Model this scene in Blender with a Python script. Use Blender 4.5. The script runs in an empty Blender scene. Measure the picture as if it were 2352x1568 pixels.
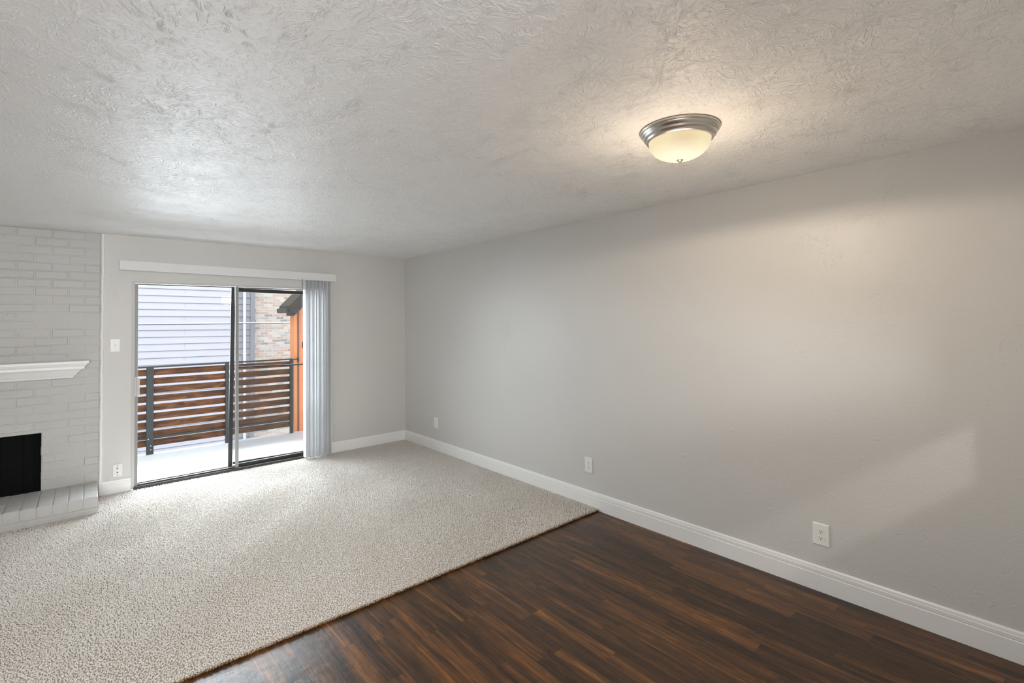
import bpy, math, random
import numpy as np
from mathutils import Matrix, Vector

random.seed(4)
rng = np.random.default_rng(7)
S = bpy.context.scene
COL = S.collection
R = math.radians

# ------------------------------------------------------------------ camera
cam_d = bpy.data.cameras.new('camera')
cam = bpy.data.objects.new('camera', cam_d)
COL.objects.link(cam)
YAW, PITCH, ROLL, FPX = 0.7147, 0.0204, -0.0111, 1121.78
fw = Vector((math.sin(YAW) * math.cos(PITCH), math.cos(YAW) * math.cos(PITCH), math.sin(PITCH)))
r0 = Vector((math.cos(YAW), -math.sin(YAW), 0))
u0 = r0.cross(fw)
rt = math.cos(ROLL) * r0 + math.sin(ROLL) * u0
up = -math.sin(ROLL) * r0 + math.cos(ROLL) * u0
M = Matrix((rt, up, -fw)).transposed().to_4x4()
M.translation = Vector((-3.2559, -5.9794, 1.5769))
cam.matrix_world = M
cam_d.sensor_fit = 'HORIZONTAL'
cam_d.sensor_width = 36.0
cam_d.lens = FPX / 2352 * 36.0
cam_d.shift_y = -69.96 / 2352
cam_d.clip_start = 0.02
S.camera = cam

# ------------------------------------------------------------------ sky, exposure
S.view_settings.view_transform = 'Standard'
S.view_settings.look = 'None'
S.view_settings.gamma = 1.0
S.view_settings.exposure = 0.58
S.view_settings.use_curve_mapping = False
W = bpy.data.worlds.new('overcast_sky')
S.world = W
W.use_nodes = True
W.node_tree.nodes['Background'].inputs['Color'].default_value = (0.90, 0.94, 1.0, 1)
W.node_tree.nodes['Background'].inputs['Strength'].default_value = 2.15
try:
    S.cycles.max_bounces = 14
    S.cycles.diffuse_bounces = 8
    S.cycles.transparent_max_bounces = 24
    S.cycles.caustics_reflective = False
    S.cycles.caustics_refractive = False
    S.cycles.sample_clamp_indirect = 6.0
except Exception:
    pass


def light(name, kind, loc, power, color, rot=(0, 0, 0), **kw):
    d = bpy.data.lights.new(name, kind)
    d.energy = power
    d.color = color
    for k, v in kw.items():
        setattr(d, k, v)
    o = bpy.data.objects.new(name, d)
    o.location = loc
    o.rotation_euler = rot
    COL.objects.link(o)
    return o


# daylight through the sliding glass door
light('door_daylight', 'AREA', (-2.015, 0.80, 1.22), 112, (0.84, 0.92, 1.0), (R(-59), 0, 0),
      shape='RECTANGLE', size=1.9, size_y=1.95, spread=R(128))
# kitchen ceiling lamp behind the camera
light('kitchen_lamp', 'POINT', (-3.0, -7.355, 2.33), 48, (1.0, 0.95, 0.88), shadow_soft_size=0.045)
# added fill light behind the camera, brightens the back wall and ceiling
light('rear_fill_light', 'AREA', (-3.75, -9.2, 1.5), 134, (0.98, 0.985, 1.0), (R(90), 0, R(-27)),
      shape='RECTANGLE', size=2.2, size_y=1.4)


# ------------------------------------------------------------------ material helpers
class NT:
    def __init__(self, name):
        self.m = bpy.data.materials.new(name)
        self.m.use_nodes = True
        self.t = self.m.node_tree
        self.n = self.t.nodes
        self.b = self.n['Principled BSDF']
        self.out = self.n['Material Output']

    def add(self, typ, ins=None, **kw):
        nd = self.n.new(typ)
        for k, v in kw.items():
            setattr(nd, k, v)
        for k, v in (ins or {}).items():
            self.set(nd.inputs[k], v)
        return nd

    def set(self, sock, v):
        if hasattr(v, 'is_linked') or isinstance(v, bpy.types.NodeSocket):
            self.t.links.new(v, sock)
        else:
            sock.default_value = v

    def math(self, op, a, b=None, c=None, clamp=False):
        nd = self.add('ShaderNodeMath', operation=op, use_clamp=clamp)
        self.set(nd.inputs[0], a)
        if b is not None:
            self.set(nd.inputs[1], b)
        if c is not None:
            self.set(nd.inputs[2], c)
        return nd.outputs[0]

    def pos(self):
        return self.add('ShaderNodeNewGeometry').outputs['Position']

    def sep(self, v):
        nd = self.add('ShaderNodeSeparateXYZ', {0: v})
        return nd.outputs

    def comb(self, x=0.0, y=0.0, z=0.0):
        nd = self.add('ShaderNodeCombineXYZ', {0: x, 1: y, 2: z})
        return nd.outputs[0]

    def noise(self, vec, scale, detail=3.0, rough=0.5, dist=0.0):
        nd = self.add('ShaderNodeTexNoise', {'Vector': vec, 'Scale': scale, 'Detail': detail,
                                             'Roughness': rough, 'Distortion': dist})
        return nd.outputs['Fac']

    def ramp(self, fac, stops, interp='LINEAR'):
        nd = self.add('ShaderNodeValToRGB', {'Fac': fac})
        nd.color_ramp.interpolation = interp
        el = nd.color_ramp.elements
        while len(el) < len(stops):
            el.new(0.5)
        for e, (p, c) in zip(el, stops):
            e.position = p
            e.color = (c[0], c[1], c[2], 1) if len(c) == 3 else c
        return nd.outputs['Color']

    def rampv(self, fac, a, b):
        nd = self.add('ShaderNodeMapRange', {0: fac, 1: a, 2: b})
        return nd.outputs[0]

    def mix(self, fac, a, b, blend='MIX'):
        nd = self.add('ShaderNodeMix', data_type='RGBA', blend_type=blend)
        self.set(nd.inputs['Factor'], fac)
        for key, v in (('A', a), ('B', b)):
            s = [i for i in nd.inputs if i.name == key and i.type == 'RGBA'][0]
            if isinstance(v, tuple) and len(v) == 3:
                v = v + (1,)
            self.set(s, v)
        return [o for o in nd.outputs if o.type == 'RGBA'][0]

    def bump(self, h, dist, strength=1.0, normal=None):
        nd = self.add('ShaderNodeBump', {'Height': h, 'Distance': dist, 'Strength': strength})
        if normal is not None:
            self.set(nd.inputs['Normal'], normal)
        return nd.outputs['Normal']

    def surf(self, color=None, rough=0.5, metal=0.0, spec=None, normal=None):
        if color is not None:
            if isinstance(color, tuple) and len(color) == 3:
                color = color + (1,)
            self.set(self.b.inputs['Base Color'], color)
        self.set(self.b.inputs['Roughness'], rough)
        self.set(self.b.inputs['Metallic'], metal)
        if spec is not None:
            self.set(self.b.inputs['Specular IOR Level'], spec)
        if normal is not None:
            self.set(self.b.inputs['Normal'], normal)
        return self.m


def simple(name, color, rough=0.5, metal=0.0, spec=None, bump=0.0, bscale=200, var=0.0):
    t = NT(name)
    p = t.pos()
    nrm = t.bump(t.noise(p, bscale, 3), bump) if bump else None
    c = color
    if var:
        n = t.noise(p, bscale * 0.15, 4)
        c = t.mix(t.rampv(n, 0.3, 0.7), tuple(x * (1 - var) for x in color), tuple(min(1, x * (1 + var)) for x in color))
    return t.surf(c, rough, metal, spec, nrm)


# ---- wall paint: satin warm grey with a light orange-peel and a few trowel blobs
def wall_paint(name, color, rough=0.42):
    t = NT(name)
    p = t.pos()
    peel = t.noise(p, 95, 3, 0.55)
    strokes = t.noise(p, 26, 4, 0.6, 1.6)
    st = t.rampv(strokes, 0.56, 0.74)
    patch = t.rampv(t.noise(p, 3.1, 2), 0.46, 0.62)
    blob = t.rampv(t.noise(p, 14, 1), 0.74, 0.80)
    h = t.math('ADD', t.math('MULTIPLY', peel, 0.55), t.math('MULTIPLY', t.math('MULTIPLY', st, patch), 0.8))
    h = t.math('ADD', h, t.math('MULTIPLY', blob, 0.8))
    nrm = t.bump(h, 0.0016, 1.0)
    n2 = t.noise(p, 1.7, 2)
    c = t.mix(n2, tuple(x * 0.985 for x in color), tuple(x * 1.015 for x in color))
    return t.surf(c, rough, 0, 0.5, nrm)


M_wall = wall_paint('greige_wall_paint', (0.625, 0.617, 0.597))


# ---- ceiling: white semi-gloss over a stomped "crow's foot" plaster texture
def ceiling_mat():
    t = NT('stomped_ceiling_paint')
    p = t.pos()
    heights = []
    for k, (sc, off) in enumerate(((4.3, 0.0), (5.6, 3.7))):
        v = t.add('ShaderNodeVectorMath', {0: p, 1: (off, off * 0.7, 0)}, operation='ADD').outputs[0]
        wob = t.add('ShaderNodeTexNoise', {'Vector': v, 'Scale': 9.0, 'Detail': 2.0})
        wv = t.add('ShaderNodeVectorMath', {0: wob.outputs['Color'], 1: (0.5, 0.5, 0.5)}, operation='SUBTRACT').outputs[0]
        wv = t.add('ShaderNodeVectorMath', {0: wv, 'Scale': 0.13}, operation='SCALE').outputs[0]
        v2 = t.add('ShaderNodeVectorMath', {0: v, 1: wv}, operation='ADD').outputs[0]
        s0 = t.sep(v2)
        flat = t.comb(s0[0], s0[1], 0.0)
        vor = t.add('ShaderNodeTexVoronoi', {'Vector': flat, 'Scale': sc, 'Randomness': 1.0}, voronoi_dimensions='2D')
        d = t.add('ShaderNodeVectorMath', {0: flat, 1: vor.outputs['Position']}, operation='SUBTRACT').outputs[0]
        ds = t.sep(d)
        ang = t.math('ARCTAN2', ds[1], ds[0])
        rad = vor.outputs['Distance']
        cellrnd = t.sep(vor.outputs['Color'])[0]
        vec = t.comb(t.math('MULTIPLY', ang, 7.0), t.math('MULTIPLY', rad, 3.2), t.math('MULTIPLY', cellrnd, 37.0))
        n = t.noise(vec, 1.0, 2.5, 0.55, 0.5)
        ridge = t.rampv(n, 0.50, 0.66)
        fade = t.rampv(rad, 0.02, 0.12)
        heights.append(t.math('MULTIPLY', ridge, fade))
    h = t.math('MAXIMUM', heights[0], t.math('MULTIPLY', heights[1], 0.8))
    crumbs = t.rampv(t.noise(p, 48, 3, 0.6, 0.6), 0.54, 0.70)
    dens = t.rampv(t.noise(p, 2.2, 2), 0.30, 0.60)
    h = t.math('MULTIPLY', h, t.math('ADD', 0.45, t.math('MULTIPLY', dens, 0.55)))
    h = t.math('ADD', h, t.math('MULTIPLY', crumbs, 0.55))
    nrm = t.bump(h, 0.0026, 1.0)
    return t.surf((0.87, 0.868, 0.857), 0.48, 0, 0.30, nrm)


M_ceil = ceiling_mat()
M_trim = simple('white_semi_gloss_trim', (0.85, 0.85, 0.84), 0.35, bump=0.0004, bscale=60)
M_plate = simple('white_plastic_plate', (0.82, 0.82, 0.80), 0.30)
M_slot = simple('dark_socket_hole', (0.02, 0.018, 0.016), 0.6)
M_screw = simple('painted_screw', (0.62, 0.62, 0.60), 0.4)


def painted_brick():
    t = NT('painted_white_brick')
    p = t.pos()
    g = t.noise(p, 70, 4, 0.6)
    pits = t.rampv(t.noise(p, 33, 2), 0.66, 0.74)
    h = t.math('SUBTRACT', t.math('MULTIPLY', g, 0.8), pits)
    return t.surf((0.50, 0.495, 0.48), 0.42, 0, 0.45, t.bump(h, 0.0016))


M_brick = painted_brick()
M_soot = simple('sooty_black_firebox', (0.006, 0.006, 0.0065), 0.8, bump=0.001, bscale=60)
M_curtain = simple('black_chain_curtain', (0.004, 0.0045, 0.005), 0.75, spec=0.1, bump=0.0006, bscale=320)

M_alu = simple('pale_grey_aluminium', (0.53, 0.53, 0.52), 0.38, 0.0, bump=0.0001, bscale=300)
M_stile = simple('brushed_aluminium_stile', (0.27, 0.266, 0.262), 0.45, 0.1)
M_track = simple('dark_bronze_track', (0.045, 0.043, 0.038), 0.42, 0.3)
M_black = simple('black_screen_frame', (0.012, 0.012, 0.011), 0.45)
M_vane = None


def vane_mat():
    t = NT('pvc_blind_vane')
    t.surf((0.78, 0.79, 0.80), 0.42)
    tr = t.add('ShaderNodeBsdfTranslucent', {'Color': (0.82, 0.84, 0.86, 1)})
    mx = t.add('ShaderNodeMixShader', {0: 0.06})
    t.t.links.new(t.b.outputs[0], mx.inputs[1])
    t.t.links.new(tr.outputs[0], mx.inputs[2])
    t.t.links.new(mx.outputs[0], t.out.inputs['Surface'])
    return t.m


M_vane = vane_mat()
M_valance = simple('white_valance', (0.70, 0.705, 0.70), 0.4)


def see_through(name, tint, fac, color, rough, fresnel=True):
    """thin pane / fabric: mostly transparent with a coating or threads"""
    t = NT(name)
    tr = t.add('ShaderNodeBsdfTransparent', {'Color': tint})
    if fresnel:
        other = t.add('ShaderNodeBsdfGlossy', {'Color': (1, 1, 1, 1), 'Roughness': rough}).outputs[0]
        f = t.math('MULTIPLY', t.add('ShaderNodeFresnel', {'IOR': 1.45}).outputs[0], fac)
    else:
        other = t.add('ShaderNodeBsdfDiffuse', {'Color': color}).outputs[0]
        f = fac
    mx = t.add('ShaderNodeMixShader', {0: f})
    t.t.links.new(tr.outputs[0], mx.inputs[1])
    t.t.links.new(other, mx.inputs[2])
    t.t.links.new(mx.outputs[0], t.out.inputs['Surface'])
    return t.m


M_glass = see_through('window_glass', (0.97, 0.985, 0.98, 1), 0.15, None, 0.0)
M_mesh = see_through('insect_screen_mesh', (1, 1, 1, 1), 0.24, (0.10, 0.10, 0.10, 1), 1, False)
M_wand = see_through('clear_plastic_wand', (0.80, 0.82, 0.82, 1), 1.0, None, 0.1)


def nickel():
    t = NT('brushed_nickel')
    p = t.pos()
    n = t.noise(t.add('ShaderNodeVectorMath', {0: p, 1: (40, 40, 900)}, operation='MULTIPLY').outputs[0], 1.0, 3)
    return t.surf((0.56, 0.53, 0.49), t.math('ADD', 0.24, t.math('MULTIPLY', n, 0.14)), 1.0)


M_nickel = nickel()


def bowl():
    t = NT('frosted_glass_bowl')
    t.surf((0.05, 0.045, 0.035), 0.6, 0, 0.12)
    p = t.sep(t.add('ShaderNodeTexCoord').outputs['Object'])
    # emission colour: dimmer, browner spot on one side, brighter towards the bottom
    d = t.math('SQRT', t.math('ADD', t.math('POWER', t.math('ADD', p[0], 0.062), 2.0),
                              t.math('POWER', t.math('ADD', p[1], 0.052), 2.0)))
    k = t.rampv(d, 0.0, 0.075)
    col = t.mix(k, (0.66, 0.44, 0.26), (0.90, 0.75, 0.47))
    col2 = t.mix(t.rampv(p[2], -0.08, -0.135), col, (1.02, 0.94, 0.68))
    t.set(t.b.inputs['Emission Color'], col2)
    t.b.inputs['Emission Strength'].default_value = 0.66
    return t.m


M_bowl = bowl()


def carpet_mat():
    t = NT('beige_cut_pile')
    p = t.pos()
    fine = t.noise(p, 150, 2, 0.5)
    big = t.noise(p, 2.4, 4, 0.55, 0.5)
    c = t.ramp(fine, [(0.25, (0.50, 0.468, 0.43)), (0.5, (0.725, 0.682, 0.636)), (0.75, (0.81, 0.79, 0.755))])
    c = t.mix(t.rampv(big, 0.25, 0.75), c, t.mix(0.5, c, (0.72, 0.69, 0.64)))
    z = t.sep(p)[2]
    c = t.mix(t.rampv(z, -0.006, -0.016), c, (0.25, 0.16, 0.085))   # brown jute backing below the pile
    return t.surf(c, 0.95, 0, 0.1)


M_carpet = carpet_mat()


def wood_floor():
    t = NT('dark_walnut_plank_floor')
    p = t.sep(t.pos())
    x, y = p[0], p[1]
    PW, PL = 0.083, 0.66
    rx = t.math('DIVIDE', x, PW)
    row = t.math('FLOOR', rx)
    rr = t.add('ShaderNodeTexWhiteNoise', {'W': row}, noise_dimensions='1D').outputs['Value']
    ry = t.math('ADD', t.math('DIVIDE', y, t.math('MULTIPLY', PL, t.math('ADD', 0.75, t.math('MULTIPLY', rr, 0.6)))), t.math('MULTIPLY', rr, 9.0))
    pid = t.math('FLOOR', ry)
    pr = t.add('ShaderNodeTexWhiteNoise', {'Vector': t.comb(row, pid, 0)}, noise_dimensions='2D')
    v1 = pr.outputs['Value']
    off = t.math('MULTIPLY', v1, 53.0)
    warp = t.math('MULTIPLY', t.math('SUBTRACT', t.noise(t.comb(t.math('MULTIPLY', x, 9), t.math('MULTIPLY', y, 2.5), off), 1.0, 3), 0.5), 0.035)
    xw = t.math('ADD', x, warp)
    grain = t.noise(t.comb(t.math('MULTIPLY', xw, 105.0), t.math('MULTIPLY', y, 2.6), off), 1.0, 5, 0.62, 0.4)
    broad = t.noise(t.comb(t.math('MULTIPLY', xw, 26.0), t.math('MULTIPLY', y, 1.5), off), 1.0, 4, 0.6, 0.8)
    knots = t.noise(t.comb(t.math('MULTIPLY', x, 16.0), t.math('MULTIPLY', y, 5.0), off), 1.0, 3, 0.5, 1.5)
    f = t.math('ADD', t.math('MULTIPLY', t.rampv(broad, 0.28, 0.72), 0.54), t.math('MULTIPLY', t.rampv(grain, 0.30, 0.72), 0.38))
    f = t.math('ADD', f, t.math('MULTIPLY', t.rampv(knots, 0.5, 0.72), 0.12))
    f = t.math('ADD', f, t.math('MULTIPLY', t.math('SUBTRACT', v1, 0.5), 0.30))
    c = t.ramp(f, [(0.12, (0.018, 0.0085, 0.0030)), (0.36, (0.040, 0.0172, 0.0054)), (0.55, (0.082, 0.033, 0.0088)),
                   (0.74, (0.150, 0.060, 0.0142)), (0.95, (0.28, 0.118, 0.030))])
    # seams between planks, their ends, and the header board along the carpet
    fx = t.math('FRACT', rx)
    ex = t.math('MINIMUM', fx, t.math('SUBTRACT', 1.0, fx))
    fy = t.math('FRACT', ry)
    ey = t.math('MINIMUM', fy, t.math('SUBTRACT', 1.0, fy))
    sx = t.math('LESS_THAN', ex, 0.010)
    sy = t.math('LESS_THAN', ey, 0.002)
    hb = t.math('LESS_THAN', t.math('ABSOLUTE', t.math('ADD', y, 3.494)), 0.0016)
    seam = t.math('MAXIMUM', t.math('MULTIPLY', sx, 0.35), t.math('MAXIMUM', t.math('MULTIPLY', sy, 0.8), hb))
    c = t.mix(t.math('MULTIPLY', seam, 0.6), c, (0.010, 0.006, 0.004))
    # worn, lightly scratched finish
    sc1 = t.noise(t.comb(t.math('MULTIPLY', x, 160.0), t.math('MULTIPLY', y, 6.0), 3.0), 1.0, 3, 0.6, 0.4)
    sc2 = t.noise(t.comb(t.math('MULTIPLY', x, 7.0), t.math('MULTIPLY', y, 150.0), 9.0), 1.0, 3, 0.6, 0.4)
    wave = t.noise(t.comb(x, y, 0.0), 22.0, 3, 0.55)
    h = t.math('ADD', t.math('MULTIPLY', sc1, 0.5), t.math('MULTIPLY', t.rampv(sc2, 0.55, 0.8), 0.35))
    h = t.math('ADD', h, t.math('MULTIPLY', wave, 1.1))
    h = t.math('SUBTRACT', h, t.math('MULTIPLY', seam, 0.6))
    rough = t.math('ADD', 0.25, t.math('MULTIPLY', wave, 0.18))
    return t.surf(c, rough, 0, 0.46, t.bump(h, 0.0009, 1.0))


M_wood = wood_floor()


def board_wood():
    t = NT('stained_cedar_board')
    p = t.sep(t.pos())
    rnd = t.add('ShaderNodeObjectInfo').outputs['Random']
    off = t.math('MULTIPLY', rnd, 40.0)
    g = t.noise(t.comb(t.math('MULTIPLY', p[0], 3.5), off, t.math('MULTIPLY', p[2], 60.0)), 1.0, 5, 0.6, 0.5)
    k = t.noise(t.comb(t.math('MULTIPLY', p[0], 5.0), off, t.math('MULTIPLY', p[2], 14.0)), 1.0, 3, 0.5, 1.0)
    f = t.math('ADD', t.math('MULTIPLY', t.rampv(g, 0.3, 0.72), 0.6), t.math('MULTIPLY', t.rampv(k, 0.35, 0.65), 0.4))
    c = t.ramp(f, [(0.1, (0.028, 0.011, 0.004)), (0.5, (0.098, 0.036, 0.0105)), (0.95, (0.22, 0.085, 0.028))])
    return t.surf(c, 0.6, 0, 0.3)


M_board = board_wood()
M_post = simple('charcoal_painted_steel', (0.023, 0.0245, 0.024), 0.5, 0.0)
M_deck = simple('pale_deck_coating', (0.66, 0.69, 0.71), 0.6, bump=0.002, bscale=90)
M_deckedge = simple('white_deck_edge', (0.82, 0.80, 0.78), 0.6)


def siding_mat(name, c1, c2):
    t = NT(name)
    p = t.sep(t.pos())
    g = t.noise(t.comb(t.math('MULTIPLY', p[0], 3.0), p[1], t.math('MULTIPLY', p[2], 55.0)), 1.0, 4, 0.6, 1.2)
    return t.surf(t.mix(t.rampv(g, 0.35, 0.65), c1, c2), 0.75, 0, 0.2)


M_siding = siding_mat('lavender_grey_siding', (0.40, 0.405, 0.455), (0.425, 0.43, 0.475))
M_lapshadow = simple('painted_lap_shadow', (0.12, 0.12, 0.14), 0.8)
M_cornertrim = simple('grey_corner_trim', (0.30, 0.31, 0.34), 0.7)
M_white = simple('white_painted_metal', (0.85, 0.85, 0.86), 0.5)
M_orange = siding_mat('terracotta_siding', (0.86, 0.32, 0.15), (0.90, 0.35, 0.17))
M_orangetrim = simple('terracotta_corner_board', (0.92, 0.36, 0.14), 0.7)
M_browntrim = simple('russet_trim_board', (0.24, 0.105, 0.062), 0.7)
M_rake = simple('olive_brown_rake_board', (0.055, 0.045, 0.028), 0.6)
M_gutter = simple('dark_grey_gutter_metal', (0.055, 0.055, 0.06), 0.45)
M_rod = simple('black_rod', (0.008, 0.008, 0.008), 0.5)


def mottled_brick():
    t = NT('mottled_face_brick')
    p = t.sep(t.pos())
    BL, BH = 0.195, 0.0675
    rz = t.math('DIVIDE', p[2], BH)
    row = t.math('FLOOR', rz)
    rx = t.math('ADD', t.math('DIVIDE', t.math('ADD', p[0], p[1]), BL), t.math('MULTIPLY', t.math('FLOORED_MODULO', row, 2.0), 0.5))
    col = t.math('FLOOR', rx)
    wn = t.add('ShaderNodeTexWhiteNoise', {'Vector': t.comb(col, row, 0)}, noise_dimensions='2D')
    pal = t.ramp(wn.outputs['Value'], [(0.0, (0.66, 0.60, 0.52)), (0.20, (0.62, 0.42, 0.33)), (0.42, (0.74, 0.68, 0.61)),
                                      (0.62, (0.33, 0.325, 0.33)), (0.74, (0.66, 0.50, 0.41)), (0.88, (0.50, 0.49, 0.48))], 'CONSTANT')
    mott = t.noise(t.comb(p[0], p[1], p[2]), 18, 4, 0.6)
    pal = t.mix(t.math('MULTIPLY', t.rampv(mott, 0.45, 0.75), 0.7), pal, (0.70, 0.66, 0.61))
    fx = t.math('FRACT', rx)
    fz = t.math('FRACT', rz)
    mortar = t.math('MAXIMUM', t.math('LESS_THAN', fx, 0.05), t.math('LESS_THAN', fz, 0.15))
    c = t.mix(mortar, pal, (0.78, 0.76, 0.73))
    return t.surf(c, 0.85, 0, 0.2, t.bump(t.math('SUBTRACT', 1.0, mortar), 0.004))


M_facebrick = mottled_brick()
M_asphalt = simple('grey_concrete_ground', (0.40, 0.40, 0.40), 0.9, bump=0.01, bscale=20)
M_lampbox = simple('white_lamp_housing', (0.8, 0.8, 0.78), 0.4)


# ------------------------------------------------------------------ mesh helpers
class MB:
    def __init__(self):
        self.v = []
        self.f = []

    def box(self, x0, x1, y0, y1, z0, z1):
        i = len(self.v)
        self.v += [(x, y, z) for z in (z0, z1) for y in (y0, y1) for x in (x0, x1)]
        self.f += [tuple(i + k for k in q) for q in ((0, 2, 3, 1), (4, 5, 7, 6), (0, 1, 5, 4), (1, 3, 7, 5), (3, 2, 6, 7), (2, 0, 4, 6))]
        return self

    def prism(self, pts, axis, a, b):
        """polygon pts in the plane perpendicular to axis, extruded from a to b"""
        i = len(self.v)
        n = len(pts)
        for t in (a, b):
            for (p, q) in pts:
                self.v.append((t, p, q) if axis == 'x' else (p, t, q) if axis == 'y' else (p, q, t))
        self.f.append(tuple(i + k for k in range(n))[::-1])
        self.f.append(tuple(i + n + k for k in range(n)))
        for k in range(n):
            m = (k + 1) % n
            self.f.append((i + k, i + m, i + n + m, i + n + k))
        return self

    def loft(self, rings, cap=True):
        i = len(self.v)
        n = len(rings[0])
        for r in rings:
            self.v += [tuple(p) for p in r]
        for a in range(len(rings) - 1):
            for k in range(n):
                m = (k + 1) % n
                self.f.append((i + a * n + k, i + a * n + m, i + (a + 1) * n + m, i + (a + 1) * n + k))
        if cap:
            self.f.append(tuple(i + k for k in range(n))[::-1])
            self.f.append(tuple(i + (len(rings) - 1) * n + k for k in range(n)))
        return self

    def lathe(self, prof, cx, cy, n=64, cap=False):
        rings = [[(cx + r * math.cos(2 * math.pi * k / n), cy + r * math.sin(2 * math.pi * k / n), z) for k in range(n)] for r, z in prof]
        return self.loft(rings, cap)

    def tube(self, a, b, r, n=10):
        a, b = Vector(a), Vector(b)
        d = (b - a).normalized()
        s = d.orthogonal().normalized()
        q = d.cross(s)
        return self.loft([[p + r * (math.cos(2 * math.pi * k / n) * s + math.sin(2 * math.pi * k / n) * q) for k in range(n)] for p in (a, b)])

    def mesh(self, name):
        m = bpy.data.meshes.new(name)
        m.from_pydata(self.v, [], self.f)
        m.update()
        import bmesh
        b = bmesh.new()
        b.from_mesh(m)
        bmesh.ops.recalc_face_normals(b, faces=b.faces)
        b.to_mesh(m)
        b.free()
        return m


def obj(name, mb, mat, parent=None, bevel=0.0, smooth=False, segs=2):
    m = mb.mesh(name) if isinstance(mb, MB) else mb
    if mat is not None:
        m.materials.append(mat)
    o = bpy.data.objects.new(name, m)
    COL.objects.link(o)
    if parent is not None:
        o.parent = parent
    if bevel:
        md = o.modifiers.new('bevel', 'BEVEL')
        md.width = bevel
        md.segments = segs
        md.limit_method = 'ANGLE'
        md.angle_limit = R(35)
    if smooth:
        for p in m.polygons:
            p.use_smooth = True
        if smooth == 'auto':
            m.set_sharp_from_angle(angle=R(40))
    return o


def tag(o, label, cat, group=None):
    o['label'] = label
    o['category'] = cat
    if group:
        o['group'] = group
    return o


def thing(name, label, cat, loc=(0, 0, 0), group=None):
    o = bpy.data.objects.new(name, None)
    o.empty_display_size = 0.1
    COL.objects.link(o)
    o.location = loc
    return tag(o, label, cat, group)


def struct(name, mb, mat, label=None, parent=None, bevel=0.0, **k):
    o = obj(name, mb, mat, parent, bevel, **k)
    if parent is None:
        o['kind'] = 'structure'
        if label:
            o['label'] = label
    return o


H = 2.44
ZW = -0.025          # top of the wood floor; the carpet pile tops out at z = 0
YC = -3.322          # carpet edge
XL, YR = -5.10, -9.0
DX0, DX1, DZ1 = -2.936, -1.095, 2.0   # sliding door opening

# ------------------------------------------------------------------ room shell
struct('floor', MB().box(XL, 0.0, YR, 0.0, ZW - 0.05, ZW), M_wood, 'dark brown wood plank floor beside the beige carpet')
struct('ceiling', MB().box(XL - 0.15, 0.15, YR - 0.15, 0.15, H, H + 0.12), M_ceil, 'white stomp-textured ceiling with a semi-gloss sheen')
bw = MB()
bw.box(-3.162, DX0, 0.0, 0.15, ZW, H)
bw.box(DX1, 0.15, 0.0, 0.15, ZW, H)
bw.box(DX0, DX1, 0.0, 0.15, DZ1, H)
bw.box(XL - 0.15, -3.162, 0.012, 0.15, 0.70, H)
bw.box(XL - 0.15, -4.42, 0.012, 0.15, ZW, 0.70)
bw.box(-3.562, -3.162, 0.012, 0.15, ZW, 0.70)
struct('wall_back', bw, M_wall, 'grey painted wall around the sliding glass door')
struct('wall_right', MB().box(0.0, 0.15, YR - 0.15, 0.0, ZW, H), M_wall, 'long bare greige wall with three outlets')
struct('wall_left', MB().box(XL - 0.15, XL, YR, 0.012, ZW, H), M_wall)
rw = MB()
rw.box(XL, -4.85, YR - 0.15, YR, ZW, H)
rw.box(-2.65, 0.0, YR - 0.15, YR, ZW, H)
rw.box(-4.85, -2.65, YR - 0.15, YR, ZW, 0.8)
rw.box(-4.85, -2.65, YR - 0.15, YR, 2.2, H)
struct('wall_rear', rw, M_wall)
wr = MB()
for z0, z1 in ((0.80, 0.84), (2.16, 2.20)):
    wr.box(-4.85, -2.65, YR - 0.10, YR - 0.05, z0, z1)
for x0, x1 in ((-4.85, -4.81), (-3.77, -3.73), (-2.69, -2.65)):
    wr.box(x0, x1, YR - 0.10, YR - 0.05, 0.84, 2.16)
struct('added_window_1', wr, M_trim)  # unseen window frame, added with its opening for the rear fill light
# pass-through partition of the kitchen behind the camera
pt = MB()
YP = -6.20
pt.box(-0.886, -0.002, YP - 0.05, YP + 0.05, ZW, H)
pt.box(-2.6, -0.886, YP - 0.05, YP + 0.05, ZW, 1.23)
pt.box(-2.6, -0.886, YP - 0.05, YP + 0.05, 1.50, H)
struct('wall_kitchen', pt, M_wall)
# baseboards: plain board under a two-step moulded top
PROF = [(0, ZW), (0.0155, ZW), (0.0155, 0.072), (0.0125, 0.0745), (0.0125, 0.0775), (0.0140, 0.080), (0.0140, 0.097),
        (0.0105, 0.0985), (0.0105, 0.1015), (0.0110, 0.103), (0.0095, 0.113), (0.004, 0.119), (0, 0.119)]
struct('baseboard_right', MB().prism([(-d, z) for d, z in PROF], 'y', YR, 0.0), M_trim, 'long white moulded baseboard under the right wall')
bb = MB().prism([(-d, z) for d, z in PROF], 'x', DX1 + 0.002, -0.0157)
struct('baseboard_back', bb, M_trim, 'short white baseboard between the vertical blind and the corner')
bb2 = MB().prism([(-d, z) for d, z in PROF], 'x', -3.175, DX0 - 0.004)
struct('baseboard_left', bb2, M_trim, 'short white baseboard between hearth and sliding door')
# caulked quarter-round strip where the painted brick meets the drywall
cb = MB()
zz = np.linspace(0.119, H - 0.003, 40)
rings = []
for z in zz:
    j = 0.0012 * math.sin(z * 37) + 0.001 * math.sin(z * 91 + 1)
    xl = -3.176 + 0.010 * (z / H) + j
    rings.append([(xl, 0.0, z), (xl, -0.008, z), (xl + 0.007, -0.015, z), (xl + 0.018, -0.013, z), (xl + 0.024, -0.004, z), (xl + 0.024, 0.0, z)])
cb.loft(rings)
struct('trim_1', cb, M_trim, 'thin vertical trim strip between painted brick and grey wall', smooth='auto')

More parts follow.
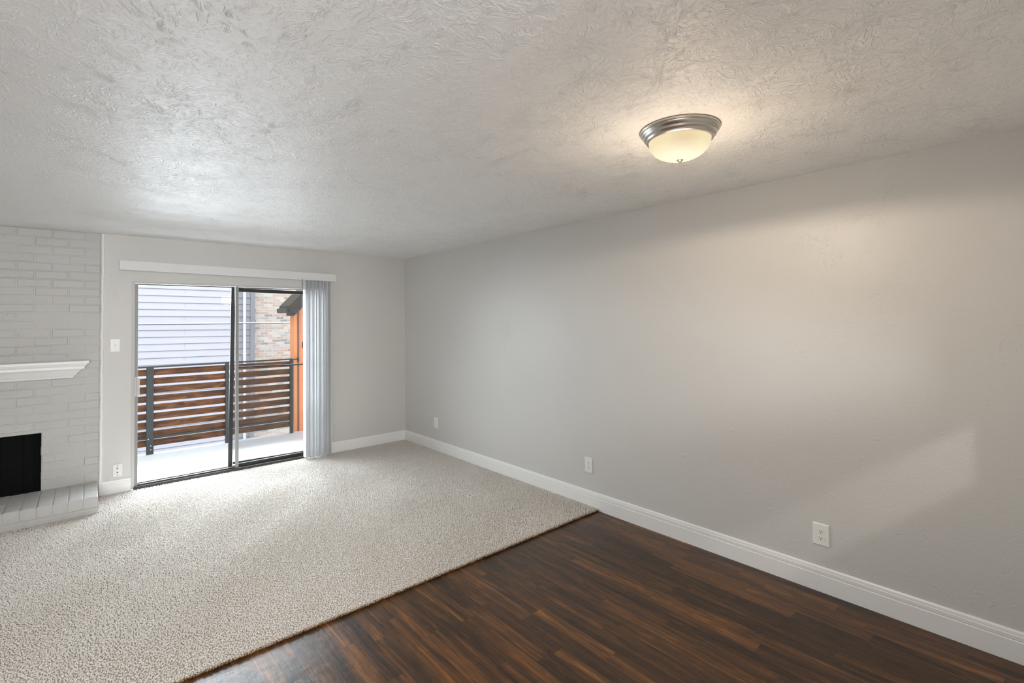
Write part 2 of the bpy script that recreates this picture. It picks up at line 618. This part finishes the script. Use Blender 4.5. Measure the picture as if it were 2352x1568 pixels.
# ------------------------------------------------------------------ painted brick fireplace
fp = thing('brick_fireplace', 'white-painted brick fireplace wall with raised hearth and black firebox', 'fireplace', (-3.99, 0.0, 0.0))
FX, FXR, FXL = -3.99, -3.170, -4.95


def rel(mb):
    mb.v = [(x - FX, y, z) for x, y, z in mb.v]
    return mb


def jbrick(mb, x0, x1, y0, y1, z0, z1, b=0.004):
    """one soft-edged brick facing -y (front) with chamfered front edges"""
    dy = random.uniform(-0.0026, 0.0018)
    t = [random.uniform(-0.0012, 0.0012) for _ in range(4)]
    yf = y0 + dy
    i = len(mb.v)
    mb.v += [(x0, y1, z0), (x1, y1, z0), (x1, y1, z1), (x0, y1, z1)]
    mb.v += [(x0, yf + b, z0), (x1, yf + b, z0), (x1, yf + b, z1), (x0, yf + b, z1)]
    mb.v += [(x0 + b, yf + t[0], z0 + b), (x1 - b, yf + t[1], z0 + b), (x1 - b, yf + t[2], z1 - b), (x0 + b, yf + t[3], z1 - b)]
    for a in (0, 4):
        for k in range(4):
            m = (k + 1) % 4
            mb.f.append((i + a + k, i + a + m, i + a + 4 + m, i + a + 4 + k))
    mb.f.append((i + 8, i + 9, i + 10, i + 11))


OX0, OX1, OZ0, OZ1 = -4.42, -3.562, 0.135, 0.640      # fire opening
wallb = MB()
# mortar bed, slightly recessed
wallb.box(FXL, OX0, 0.0, 0.012, 0.0, H - 0.002)
wallb.box(OX1, FXR, 0.0, 0.012, 0.0, H - 0.002)
wallb.box(OX0, OX1, 0.0, 0.012, OZ1, H - 0.002)
CH = (H - 0.004) / 33.0
BL = 0.222
for r in range(33):
    z0 = r * CH
    off = 0.0 if r % 2 else BL / 2
    k = 0
    x = FXR + (0.0 if r % 2 == 0 else 0.0)
    first = True
    while x > FXL + 0.02:
        w = (BL / 2 if (first and r % 2 == 0) else BL)
        first = False
        a = max(FXL, x - w)
        b0, b1 = a + 0.0027, x - 0.0027
        zc0, zc1 = z0 + 0.0027, z0 + CH - 0.0027
        for (s0, s1) in ([(b0, b1)] if (zc1 <= OZ0 + 0.0 or zc0 >= OZ1 - 0.005) else
                         [(max(b0, OX1 + random.uniform(-0.004, 0.006)), b1)] if b1 > OX1 + 0.02 and b0 < OX1 + 0.02 else
                         [(b0, min(b1, OX0))] if b0 < OX0 - 0.02 and b1 > OX0 - 0.02 else
                         [(b0, b1)] if (b0 >= OX1 or b1 <= OX0) else []):
            if s1 - s0 > 0.02:
                jbrick(wallb, s0, s1, -0.0024, 0.004, zc0, zc1, 0.0050)
        x = a
obj('brick_wall', rel(wallb), M_brick, fp)

# hearth: header course on top of a base course
HY, HZ, HX1 = -0.543, 0.138, -3.187
he = MB()
he.box(-4.88, HX1 - 0.004, HY + 0.006, -0.002, ZW, HZ - 0.006)
x = HX1
k = 0
while x > -4.86:
    w = 0.0935
    for (ya, yb) in ((HY, HY + 0.232), (HY + 0.235, -0.006)):
        dz = random.uniform(-0.0018, 0.0018)
        g = 0.0035
        b = 0.004
        z1 = HZ + dz
        z0b = 0.052 if ya == HY else HZ - 0.02
        x0, x1, y0, y1 = x - w + g, x - (0 if k == 0 else g), ya, yb
        i = len(he.v)
        he.v += [(x0, y0, z0b), (x1, y0, z0b), (x1, y1, z0b), (x0, y1, z0b),
                 (x0, y0, z1 - b), (x1, y0, z1 - b), (x1, y1, z1 - b), (x0, y1, z1 - b),
                 (x0 + b, y0 + b, z1), (x1 - b, y0 + b, z1), (x1 - b, y1 - b, z1), (x0 + b, y1 - b, z1)]
        for a in (0, 4):
            for q in range(4):
                m = (q + 1) % 4
                he.f.append((i + a + q, i + a + m, i + a + 4 + m, i + a + 4 + q))
        he.f.append((i + 8, i + 9, i + 10, i + 11))
    x -= w
    k += 1
x = HX1
while x > -4.86:
    he.box(max(-4.88, x - 0.219), x - 0.003 if x < HX1 else x, HY + 0.002, HY + 0.05, ZW, 0.048)
    x -= 0.222
obj('hearth', rel(he), M_brick, fp)

# mantel shelf: stepped slab over a cove, mitred return at the end
mt = MB()
MX1, MX0 = -3.357, -4.62
prof = [(0.000, 1.114), (0.004, 1.126), (0.012, 1.134), (0.020, 1.142), (0.034, 1.160), (0.052, 1.182), (0.066, 1.192), (0.078, 1.195),
        (0.078, 1.216), (0.088, 1.222), (0.094, 1.232), (0.097, 1.240), (0.108, 1.243), (0.108, 1.262), (0.105, 1.265)]
rings = []
BY = -0.085
for d, z in prof:
    rings.append([(MX0 - d, 0.0, z), (MX0 - d, BY - d, z), (MX1 + d, BY - d, z), (MX1 + d, 0.0, z)])
mt.loft(rings)
obj('mantel_shelf', rel(mt), M_trim, fp)

fb = MB()
fb.box(OX0 - 0.02, OX1 + 0.02, 0.55, 0.57, 0.10, 0.72)
fb.box(OX0 - 0.02, OX0, 0.02, 0.56, 0.10, 0.72)
fb.box(OX1, OX1 + 0.02, 0.02, 0.56, 0.10, 0.72)
fb.box(OX0 - 0.02, OX1 + 0.02, 0.02, 0.57, 0.70, 0.72)
fb.box(OX0 - 0.02, OX1 + 0.02, 0.02, 0.57, 0.10, 0.132)
obj('firebox', rel(fb), M_soot, fp)
cu = MB()
n = 120
xs = np.linspace(OX0 + 0.001, OX1 - 0.001, n)
top, bot = [], []
for i, xx in enumerate(xs):
    yy = 0.05 + 0.004 * math.sin(xx * 52) + 0.002 * math.sin(xx * 131 + 1)
    top.append((xx, yy, OZ1 + 0.01))
    bot.append((xx, yy, OZ0))
for i in range(n - 1):
    j = len(cu.v)
    cu.v += [bot[i], bot[i + 1], top[i + 1], top[i]]
    cu.f.append((j, j + 1, j + 2, j + 3))
cuo = obj('fire_curtain', rel(cu), M_curtain, fp)

# ------------------------------------------------------------------ carpet (cut pile, uncountable)
def carpet():
    sp = 0.0098
    xs = np.arange(-4.95, -0.0165, sp)
    ys = np.arange(YC + 0.005, -0.016, sp * 0.9)
    X, Y = np.meshgrid(xs, ys)
    X = X.ravel() + rng.uniform(-0.45, 0.45, X.size) * sp
    Y = Y.ravel() + rng.uniform(-0.45, 0.45, Y.size) * sp
    keep = ~((X < HX1 + 0.001) & (Y > HY - 0.002))
    keep &= ~((Y > -0.018) & ((X > DX1) | (X < DX0)))
    X, Y = X[keep], Y[keep]
    NE = 1400
    ex = rng.uniform(-4.9, -0.018, NE)
    X = np.concatenate([X, ex])
    Y = np.concatenate([Y, YC + rng.uniform(0.002, 0.010, NE)])
    N = X.size
    low = np.arange(N) >= N - NE
    # traffic: low-frequency lean of the pile
    a = 2 * np.pi * (0.35 * np.sin(X * 1.7 + 0.6 * np.sin(Y * 2.3)) + 0.3 * np.sin(Y * 2.1 + X * 0.9) + 0.2 * np.sin(X * 5.1 - Y * 4.3))
    lean = 0.0022
    ox = lean * np.cos(a) + rng.normal(0, 0.0026, N)
    oy = lean * np.sin(a) + rng.normal(0, 0.0026, N)
    ztop = rng.uniform(-0.0045, 0.0015, N)
    zbase = np.full(N, -0.013)
    # pile along the cut edge droops outward
    e = np.clip(1 - (Y - YC) / 0.02, 0, 1)
    oy = oy - 0.006 * e
    ztop = ztop - 0.006 * e ** 2
    zbase[low] = -0.0235
    ztop[low] = rng.uniform(-0.014, -0.008, NE)
    oy[low] -= 0.004
    rad = rng.uniform(0.0050, 0.0066, N)
    ph = rng.uniform(0, 2 * np.pi, N)
    ax = np.stack([X + 0, Y + 0], 1)
    verts = np.zeros((N, 9, 3), np.float32)
    for k in range(4):
        t = ph + k * np.pi / 2
        verts[:, k, 0] = X + rad * 0.8 * np.cos(t)
        verts[:, k, 1] = Y + rad * 0.8 * np.sin(t)
        verts[:, k, 2] = zbase
        t2 = t + 0.9
        verts[:, 4 + k, 0] = X + 0.6 * ox + rad * 0.82 * np.cos(t2)
        verts[:, 4 + k, 1] = Y + 0.6 * oy + rad * 0.82 * np.sin(t2)
        verts[:, 4 + k, 2] = zbase + 0.66 * (ztop - zbase)
    verts[:, 8, 0] = X + ox
    verts[:, 8, 1] = Y + oy
    verts[:, 8, 2] = ztop
    # droopy edge tufts in two lower rows
    quads = np.array([[0, 1, 5, 4], [1, 2, 6, 5], [2, 3, 7, 6], [3, 0, 4, 7]])
    tris = np.array([[4, 5, 8], [5, 6, 8], [6, 7, 8], [7, 4, 8]])
    base = (np.arange(N) * 9)[:, None, None]
    q = (quads[None] + base).reshape(-1, 4)
    t = (tris[None] + base).reshape(-1, 3)
    # backing slab
    bxs = [(HX1 + 0.001, -0.0158, YC + 0.009, -0.017), (-4.95, HX1 + 0.001, YC + 0.009, HY - 0.001), (DX0 + 0.002, DX1 - 0.002, -0.017, -0.012)]
    sv, sq = [], []
    for (x0, x1, y0, y1) in bxs:
        i = N * 9 + len(sv)
        sv += [(x, y, z) for z in (ZW, -0.010) for y in (y0, y1) for x in (x0, x1)]
        sq += [[i + k for k in f] for f in ((0, 2, 3, 1), (4, 5, 7, 6), (0, 1, 5, 4), (1, 3, 7, 5), (3, 2, 6, 7), (2, 0, 4, 6))]
    V = np.concatenate([verts.reshape(-1, 3), np.array(sv, np.float32)])
    q = np.concatenate([q, np.array(sq)])
    m = bpy.data.meshes.new('carpet')
    m.vertices.add(len(V))
    m.vertices.foreach_set('co', V.ravel())
    loops = np.concatenate([q.ravel(), t.ravel()]).astype(np.int32)
    m.loops.add(len(loops))
    m.loops.foreach_set('vertex_index', loops)
    npoly = len(q) + len(t)
    m.polygons.add(npoly)
    st = np.concatenate([np.arange(len(q)) * 4, len(q) * 4 + np.arange(len(t)) * 3]).astype(np.int32)
    m.polygons.foreach_set('loop_start', st)
    m.update(calc_edges=True)
    o = obj('carpet', m, M_carpet)
    tag(o, 'beige cut-pile carpet covering the floor up to the dark wood', 'carpet')
    o['kind'] = 'stuff'


carpet()

# ------------------------------------------------------------------ sliding glass door
door = bpy.data.objects.new('door_1', None)
COL.objects.link(door)
door.location = (-2.015, 0.0, 0.0)
door['kind'] = 'structure'
door['label'] = 'sliding glass patio door in a pale grey aluminium frame'
DXO = -2.015


def dr(mb):
    mb.v = [(x - DXO, y, z) for x, y, z in mb.v]
    return mb


fr = MB()
fr.box(DX0, DX0 + 0.016, -0.006, 0.13, 0.0, DZ1)             # left jamb with room-side bead
fr.box(DX0 + 0.016, DX0 + 0.024, 0.008, 0.13, 0.0, DZ1 - 0.016)
fr.box(DX1 - 0.016, DX1, -0.006, 0.13, 0.0, DZ1)
fr.box(DX1 - 0.024, DX1 - 0.016, 0.008, 0.13, 0.0, DZ1 - 0.016)
fr.box(DX0 + 0.016, DX1 - 0.016, -0.006, 0.13, DZ1 - 0.016, DZ1)
obj('door_frame', dr(fr), M_alu, door, 0.0015)
tk = MB()
tk.box(DX0 + 0.016, DX1 - 0.016, -0.012, 0.148, ZW, 0.012)
tk.box(DX0 + 0.024, DX1 - 0.024, -0.012, -0.004, 0.012, 0.022)
tk.box(DX0 + 0.024, DX1 - 0.024, 0.046, 0.050, 0.012, 0.030)
tk.box(DX0 + 0.024, DX1 - 0.024, 0.092, 0.096, 0.012, 0.030)
obj('sill_track', dr(tk), M_track, door, 0.001)
# sliding panel (left, room side)
sp = MB()
sp.box(-2.912, -2.889, 0.010, 0.040, 0.014, DZ1 - 0.018)
sp.box(-2.046, -2.012, 0.016, 0.030, 0.010, DZ1 - 0.018)
slid = obj('sliding_panel', dr(sp), M_stile, door, 0.002)
rl = MB()
rl.box(-2.889, -2.052, 0.014, 0.036, 0.016, 0.034)
rl.box(-2.889, -2.052, 0.014, 0.036, DZ1 - 0.030, DZ1 - 0.018)
obj('panel_rail', dr(rl), M_track, slid, 0.001)
obj('glass_pane', dr(MB().box(-2.890, -2.051, 0.023, 0.027, 0.03, DZ1 - 0.028)), M_glass, slid)
lt = MB()
lt.box(-2.921, -2.897, -0.010, 0.012, 0.888, 1.074)
lt.box(-2.897, -2.876, -0.016, 0.010, 0.893, 1.070)
lt.box(-2.914, -2.904, -0.0125, -0.010, 0.918, 1.045)
obj('latch_handle', dr(lt), M_alu, door, 0.0015)
# fixed panel (right, outer side)
fx = MB()
fx.box(-2.030, -2.004, 0.055, 0.085, 0.014, DZ1 - 0.018)
fx.box(-1.143, -1.119, 0.055, 0.085, 0.014, DZ1 - 0.018)
fixd = obj('fixed_panel', dr(fx), M_stile, door, 0.002)
rl = MB()
rl.box(-2.012, -1.143, 0.058, 0.082, 0.014, 0.050)
rl.box(-2.012, -1.143, 0.058, 0.082, DZ1 - 0.028, DZ1 - 0.018)
obj('panel_rail', dr(rl), M_track, fixd, 0.001)
obj('glass_pane', dr(MB().box(-2.013, -1.142, 0.068, 0.072, 0.045, DZ1 - 0.026)), M_glass, fixd)

# insect screen door, hung a little out of square
sc = thing('screen_door', 'dark framed insect screen leaning slightly outside the fixed door glass', 'screen door', (-2.05, 0.115, 0.02))
sc.rotation_euler = (0, R(0.95), 0)
s = MB()
s.box(-0.048, -0.006, -0.006, 0.006, 0.0, 1.955)
s.box(0.855, 0.893, -0.010, 0.010, 0.02, 1.955)
s.box(-0.002, 0.855, -0.010, 0.010, 1.915, 1.955)
s.box(-0.002, 0.855, -0.010, 0.010, 0.02, 0.045)
obj('screen_frame', s, M_black, sc, 0.002)
obj('cross_bar', MB().box(-0.002, 0.855, -0.012, -0.002, 1.072, 1.086), M_black, sc, 0.001)
obj('screen_mesh', MB().box(-0.002, 0.855, -0.0005, 0.0005, 0.045, 1.915), M_mesh, sc)

# ------------------------------------------------------------------ vertical blind
vb = thing('vertical_blind', 'white vertical blind with valance, its vanes stacked right of the glass door', 'blind', (-2.01, 0.0, 2.14))


def vr(mb):
    mb.v = [(x + 2.01, y, z - 2.14) for x, y, z in mb.v]
    return mb


va = MB()
ZA, ZB = 2.104, 2.190
VX0, VX1 = -3.036, -0.986
tilt = -0.0115


def vz(x, z):
    return z + tilt * (x - VX0)


for (x0, x1, y0, y1, z0, z1) in ((VX0, VX1, -0.112, -0.106, ZA, ZB), (VX0, VX0 + 0.005, -0.106, -0.0005, ZA, ZB),
                                 (VX1 - 0.005, VX1, -0.106, -0.0005, ZA, ZB), (VX0, VX1, -0.112, -0.098, ZA - 0.002, ZA + 0.002)):
    i = len(va.v)
    va.box(x0, x1, y0, y1, z0, z1)
    va.v[i:] = [(x, y, vz(x, z)) for x, y, z in va.v[i:]]
obj('valance', vr(va), M_valance, vb, 0.001)
hr = MB().box(VX0 + 0.03, VX1 - 0.03, -0.085, -0.045, 2.105, 2.135)
obj('headrail', vr(hr), M_alu, vb, 0.002)


def vane(x, ang, curve):
    """one curved PVC vane hanging at x, turned ang from square to the wall"""
    mb = MB()
    n = 9
    wid = 0.089
    z0, z1 = 0.018, 2.112
    rings = []
    for z in (z0, z1):
        a, b = [], []
        for k in range(n):
            s_ = (k / (n - 1) - 0.5) * wid
            c = curve * (1 - (2 * k / (n - 1) - 1) ** 2)
            px = x + s_ * math.sin(ang) + c * math.cos(ang)
            py = -0.068 - s_ * math.cos(ang) + c * math.sin(ang)
            a.append((px, py, z))
            b.append((px + 0.0009 * math.cos(ang), py + 0.0009 * math.sin(ang), z))
        rings.append(a + b[::-1])
    mb.loft(rings)
    return mb


NV = 22
for i in range(NV):
    x = -1.345 + 0.0138 * i + (random.uniform(-0.003, 0.003) if 0 < i < NV - 1 else 0)
    ang = R(9 + random.uniform(-2, 2)) if i else R(1)
    if i in (7, 13, 18):
        ang = R(13)
    obj('vane', vr(vane(x, ang, 0.0028 if i % 3 else -0.002)), M_vane, vb)
wd = MB().tube((-1.385, -0.122, 2.10), (-1.385, -0.122, 1.365), 0.0032)
wand = obj('wand', vr(wd), M_wand, vb, smooth='auto')
obj('wand_grip', vr(MB().tube((-1.385, -0.122, 1.365), (-1.385, -0.122, 1.295), 0.006)), M_black, wand, smooth='auto')

# ------------------------------------------------------------------ wall plates
def outlet_right(y, z, label, name='electrical_outlet'):
    t = thing(name, label, 'outlet', (0, y, z), 'duplex outlets on the right wall')
    p = MB()
    w, h = 0.0425, 0.0635
    p.loft([[(0, -w, -h), (0, w, -h), (0, w, h), (0, -w, h)],
            [(-0.003, -w, -h), (-0.003, w, -h), (-0.003, w, h), (-0.003, -w, h)],
            [(-0.0065, -w + 0.004, -h + 0.004), (-0.0065, w - 0.004, -h + 0.004), (-0.0065, w - 0.004, h - 0.004), (-0.0065, -w + 0.004, h - 0.004)]])
    obj('cover_plate', p, M_plate, t)
    for dz in (0.0195, -0.0195):
        rc = MB()
        n = 28
        pts = []
        for k in range(n):
            a = 2 * math.pi * k / n
            pts.append((0.0172 * math.cos(a), max(-0.0125, min(0.0125, 0.0172 * math.sin(a))) + dz))
        rc.prism(pts, 'x', -0.0062, -0.0085)
        ro = obj('receptacle', rc, M_plate, t)
        sl = MB()
        sl.box(-0.0088, -0.0080, -0.0078, -0.0052, dz - 0.001, dz + 0.0085)
        sl.box(-0.0088, -0.0080, 0.0052, 0.0078, dz, dz + 0.0075)
        nn = 12
        sl.prism([(0.0028 * math.cos(2 * math.pi * k / nn), dz - 0.0068 + 0.0030 * math.sin(2 * math.pi * k / nn)) for k in range(nn)], 'x', -0.0080, -0.0088)
        obj('socket_holes', sl, M_slot, ro)
    obj('screw', MB().prism([(0.0032 * math.cos(k * math.pi / 6), 0.0032 * math.sin(k * math.pi / 6)) for k in range(12)], 'x', -0.006, -0.0078), M_screw, t)
    return t


outlet_right(-0.770, 0.329, 'white outlet on the right wall closest to the back corner of the room')
outlet_right(-3.214, 0.333, 'white duplex outlet on the right wall above the carpet edge')
outlet_right(-4.974, 0.305, 'large white duplex outlet above the wood floor, nearest the viewer')

sw = thing('light_switch', 'white toggle light switch between fireplace and sliding door', 'light switch', (-3.062, 0, 1.388))
p = MB()
w, h = 0.037, 0.061
p.loft([[(-w, 0, -h), (w, 0, -h), (w, 0, h), (-w, 0, h)], [(-w, -0.003, -h), (w, -0.003, -h), (w, -0.003, h), (-w, -0.003, h)],
        [(-w + 0.004, -0.0065, -h + 0.004), (w - 0.004, -0.0065, -h + 0.004), (w - 0.004, -0.0065, h - 0.004), (-w + 0.004, -0.0065, h - 0.004)]])
obj('cover_plate', p, M_plate, sw)
tg = MB()
tg.loft([[(-0.005, -0.006, -0.012), (0.005, -0.006, -0.012), (0.005, -0.006, 0.012), (-0.005, -0.006, 0.012)],
         [(-0.0038, -0.019, -0.016), (0.0038, -0.019, -0.016), (0.0038, -0.017, -0.006), (-0.0038, -0.017, -0.006)]])
obj('toggle', tg, M_plate, sw, 0.0006)
for dz in (0.030, -0.030):
    obj('screw', MB().prism([(0.0032 * math.cos(k * math.pi / 6), dz + 0.0032 * math.sin(k * math.pi / 6)) for k in range(12)], 'y', -0.006, -0.0075), M_screw, sw)

jk = thing('cable_wall_plate', 'white wall plate with two dark cable jacks low beside the hearth', 'wall plate', (-3.041, 0, 0.205))
p = MB()
w, h = 0.0355, 0.059
p.loft([[(-w, 0, -h), (w, 0, -h), (w, 0, h), (-w, 0, h)], [(-w, -0.003, -h), (w, -0.003, -h), (w, -0.003, h), (-w, -0.003, h)],
        [(-w + 0.004, -0.0065, -h + 0.004), (w - 0.004, -0.0065, -h + 0.004), (w - 0.004, -0.0065, h - 0.004), (-w + 0.004, -0.0065, h - 0.004)]])
obj('cover_plate', p, M_plate, jk)
for dz in (0.020, -0.019):
    obj('cable_jack', MB().prism([(0.0055 * math.cos(k * math.pi / 6), dz + 0.0055 * math.sin(k * math.pi / 6)) for k in range(12)], 'y', -0.006, -0.010), M_slot, jk)
for dz in (0.043, -0.043):
    obj('screw', MB().prism([(0.0036 * math.cos(k * math.pi / 6), dz + 0.0036 * math.sin(k * math.pi / 6)) for k in range(12)], 'y', -0.006, -0.0078), M_track, jk)

# ------------------------------------------------------------------ ceiling lamp
LX, LY = -1.222, -4.815
cl = thing('ceiling_lamp', 'lit flush ceiling lamp with frosted bowl and brushed nickel rim', 'ceiling lamp', (LX, LY, H))
pan = [(0.050, 0.0), (0.171, 0.0), (0.1735, -0.002), (0.1735, -0.010), (0.171, -0.013), (0.168, -0.0145), (0.1665, -0.020),
       (0.160, -0.026), (0.1575, -0.030), (0.1565, -0.036), (0.1505, -0.041), (0.148, -0.0445), (0.1465, -0.050), (0.141, -0.0535), (0.137, -0.0535), (0.134, -0.046), (0.05, -0.040)]
obj('lamp_base', MB().lathe(pan, 0, 0, 96), M_nickel, cl, smooth='auto')
bw_ = [(0.1345, -0.044), (0.1345, -0.056)]
for k in range(1, 25):
    a = k / 24 * math.pi / 2
    bw_.append((0.1345 * math.cos(a) ** 0.92 + 0.0001, -0.056 - 0.083 * math.sin(a)))
obj('lamp_bowl', MB().lathe(bw_, 0, 0, 96), M_bowl, cl, smooth=True)
fin = [(0.0005, -0.133), (0.0150, -0.1345), (0.0160, -0.137), (0.0145, -0.1395), (0.0105, -0.1435), (0.0070, -0.147), (0.0050, -0.1495),
       (0.0048, -0.151), (0.0062, -0.1535), (0.0066, -0.156), (0.0058, -0.1585), (0.0036, -0.1605), (0.0024, -0.162), (0.0028, -0.164), (0.0016, -0.1665), (0.0003, -0.167)]
obj('finial', MB().lathe(fin, 0, 0, 32), M_nickel, cl, smooth='auto')
light('ceiling_lamp_light', 'POINT', (LX, LY, H - 0.40), 6.0, (1.0, 0.80, 0.60), shadow_soft_size=0.09)
light('ceiling_lamp_downlight', 'SPOT', (LX, LY, H - 0.185), 15, (1.0, 0.83, 0.66), shadow_soft_size=0.02, spot_size=R(180), spot_blend=0.14)

# ------------------------------------------------------------------ balcony
DZ = -0.055
dk = thing('balcony_deck', 'pale balcony deck floor outside the sliding door', 'balcony floor', (-2.0, 0.9, DZ))


def dkr(mb, o):
    mb.v = [(x - o[0], y - o[1], z - o[2]) for x, y, z in mb.v]
    return mb


obj('deck_surface', dkr(MB().box(-4.3, -0.55, 0.151, 1.765, DZ - 0.18, DZ), (-2.0, 0.9, DZ)), M_deck, dk)
obj('deck_edge', dkr(MB().box(-4.3, -0.92, 1.766, 1.79, DZ - 0.20, DZ - 0.001), (-2.0, 0.9, DZ)), M_deckedge, dk)
RO = (-2.0, 1.72, DZ)
rail = thing('balcony_railing', 'balcony railing of horizontal stained wood boards on charcoal posts', 'railing', RO)
for px in (-3.55, -2.6615, -1.805, -0.9595):
    w = 0.0375 if px < -2.0 else 0.0215
    po = obj('post', dkr(MB().box(px - w, px + w, 1.690, 1.735, DZ, 1.045), RO), M_post, rail, 0.003)
    if px < -2.0:
        for bx, bz in ((0.008, 0.005), (0.008, 0.055), (-0.018, 0.14)):
            obj('bolt', dkr(MB().tube((px + bx, 1.690, bz), (px + bx, 1.684, bz), 0.006), RO), M_screw, po)
for i in range(9):
    z1 = 1.012 - 0.1115 * i
    obj('board', dkr(MB().box(-4.2, -0.955, 1.738, 1.758, z1 - 0.0795, z1), RO), M_board, rail, 0.002)
obj('top_rail', dkr(MB().box(-4.2, -0.945, 1.692, 1.740, 1.034, 1.054), RO), M_post, rail, 0.002)
obj('bottom_rail', dkr(MB().box(-4.2, -0.965, 1.722, 1.7365, 0.132, 0.160), RO), M_post, rail, 0.001)
bk = MB()
bk.box(-0.945, -0.862, 1.705, 1.728, 1.028, 1.046)
bk.box(-0.872, -0.850, 1.695, 1.738, 1.005, 1.062)
obj('wall_bracket', dkr(bk, RO), M_post, rail, 0.001)

# ------------------------------------------------------------------ buildings outside
GZ = -3.2
sb = thing('siding_building', 'pale lavender grey lap-sided building across from the balcony', 'building', (-4.0, 8.0, 1.6))
sb.rotation_euler = (0, R(0.55), 0)


def sr(mb):
    mb.v = [(x + 4.0, y - 8.0, z - 1.6) for x, y, z in mb.v]
    return mb


lap = 0.1615
sd = MB()
pts = []
z = GZ
zs = 1.463 + 0.012
k0 = math.floor((GZ - zs) / lap)
z = zs + k0 * lap
prof = []
while z < 6.0:
    prof.append((8.0 - 0.012, z))
    prof.append((8.0, z + lap - 0.0005))
    z += lap
prof = prof + [(8.1, prof[-1][1]), (8.1, prof[0][1])]
sd.prism(prof, 'x', -9.0, -0.095)
for q in np.arange(zs + k0 * lap, 5.8, lap * 2):
    sd.box(-1.513, -1.510, 7.990, 8.001, q + 0.002, q + lap - 0.006)
# shadow line under every lap, put in as thin dark strips
obj('lap_siding', sr(sd), M_siding, sb)
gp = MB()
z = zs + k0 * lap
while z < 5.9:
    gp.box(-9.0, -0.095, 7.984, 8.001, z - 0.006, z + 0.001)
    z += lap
obj('lap_shadow_strip', sr(gp), M_lapshadow, sb)
obj('corner_board', sr(MB().box(-0.095, 0.012, 7.965, 8.1, GZ, 6.0)), M_cornertrim, sb, 0.004)
ds = thing('downspout', 'white vertical downspout running down the grey siding', 'downspout', (-0.242, 7.93, GZ))
d = MB().box(-0.030, 0.030, -0.03, 0.03, 0, 9.0)
obj('pipe', d, M_white, ds, 0.006)
for zz_ in (1.5, 4.0, 6.4):
    obj('strap', MB().box(-0.040, 0.040, -0.034, 0.05, zz_, zz_ + 0.03), M_white, ds)
bb_ = thing('brick_building', 'mottled grey and orange brick building wall behind the railing', 'building', (3.0, 8.115, GZ))
obj('brick_wall', MB().box(-3.05, 5.0, 0.0, 0.3, 0.0, 9.2), M_facebrick, bb_)
cbl = thing('overhead_cable', 'thin white cable stretched level across siding and brick', 'cable', (-3.5, 7.7, 1.6))
obj('cable_line', MB().tube((-3.0, 0, 0.012), (6.5, 0, 0.002), 0.011), M_white, cbl)
obj('messenger_wire', MB().tube((-3.0, 0.01, -0.012), (6.5, 0.01, -0.022), 0.006), M_rod, cbl)
struct('floor_ground', MB().box(-30, 30, 0.2, 40, GZ - 0.1, GZ), M_asphalt)

# terracotta wing at the end of the balcony
WO = (0.3, 1.8, DZ)
ow = thing('terracotta_wing', 'terracotta sided wing with dark sloping eave at the balcony end', 'building', WO)
wl = MB()
lp = 0.262
prof = []
z = -0.055
while z < 1.50:
    prof.append((1.772, z))
    prof.append((1.79, z + lp - 0.001))
    z += lp
prof += [(1.95, prof[-1][1]), (1.95, prof[0][1])]
wl.prism(prof, 'x', -0.90, 2.5)
# gable part above, under the 45 degree rake
wl.prism([(-0.90, 1.45), (2.5, 1.45), (2.5, 5.1), (-0.90, 1.74)], 'y', 1.79, 1.95)
obj('lap_siding', dkr(wl, WO), M_orange, ow)
obj('corner_board', dkr(MB().box(-0.906, -0.858, 1.768, 1.952, -0.0548, 1.735), WO), M_orangetrim, ow, 0.003)
obj('trim_board', dkr(MB().box(-0.858, -0.829, 1.765, 1.80, -0.055, 1.78), WO), M_browntrim, ow, 0.002)
rk = MB()


def diag(x0, z0, L, th, y0, y1):
    """45 degree board: lower-left corner at x0,z0, horizontal run L, plumb thickness th"""
    rk.prism([(x0, z0), (x0 + L, z0 + L * 1.045), (x0 + L, z0 + L * 1.045 + th), (x0, z0 + th)], 'y', y0, y1)


diag(-1.035, 1.735, 2.6, 0.105, 1.55, 2.05)
obj('rake_board', dkr(rk, WO), M_rake, ow, 0.002)
rk = MB()
diag(-0.945, 1.690, 2.6, 0.122, 1.62, 2.0)
obj('soffit_board', dkr(rk, WO), M_gutter, ow, 0.002)
gt = MB()
gt.box(-1.060, -0.93, 1.57, 2.0, 1.735, 1.800)
gt.box(-1.078, -1.064, 1.55, 2.02, 1.740, 1.806)
obj('gutter', dkr(gt, WO), M_gutter, ow, 0.002)
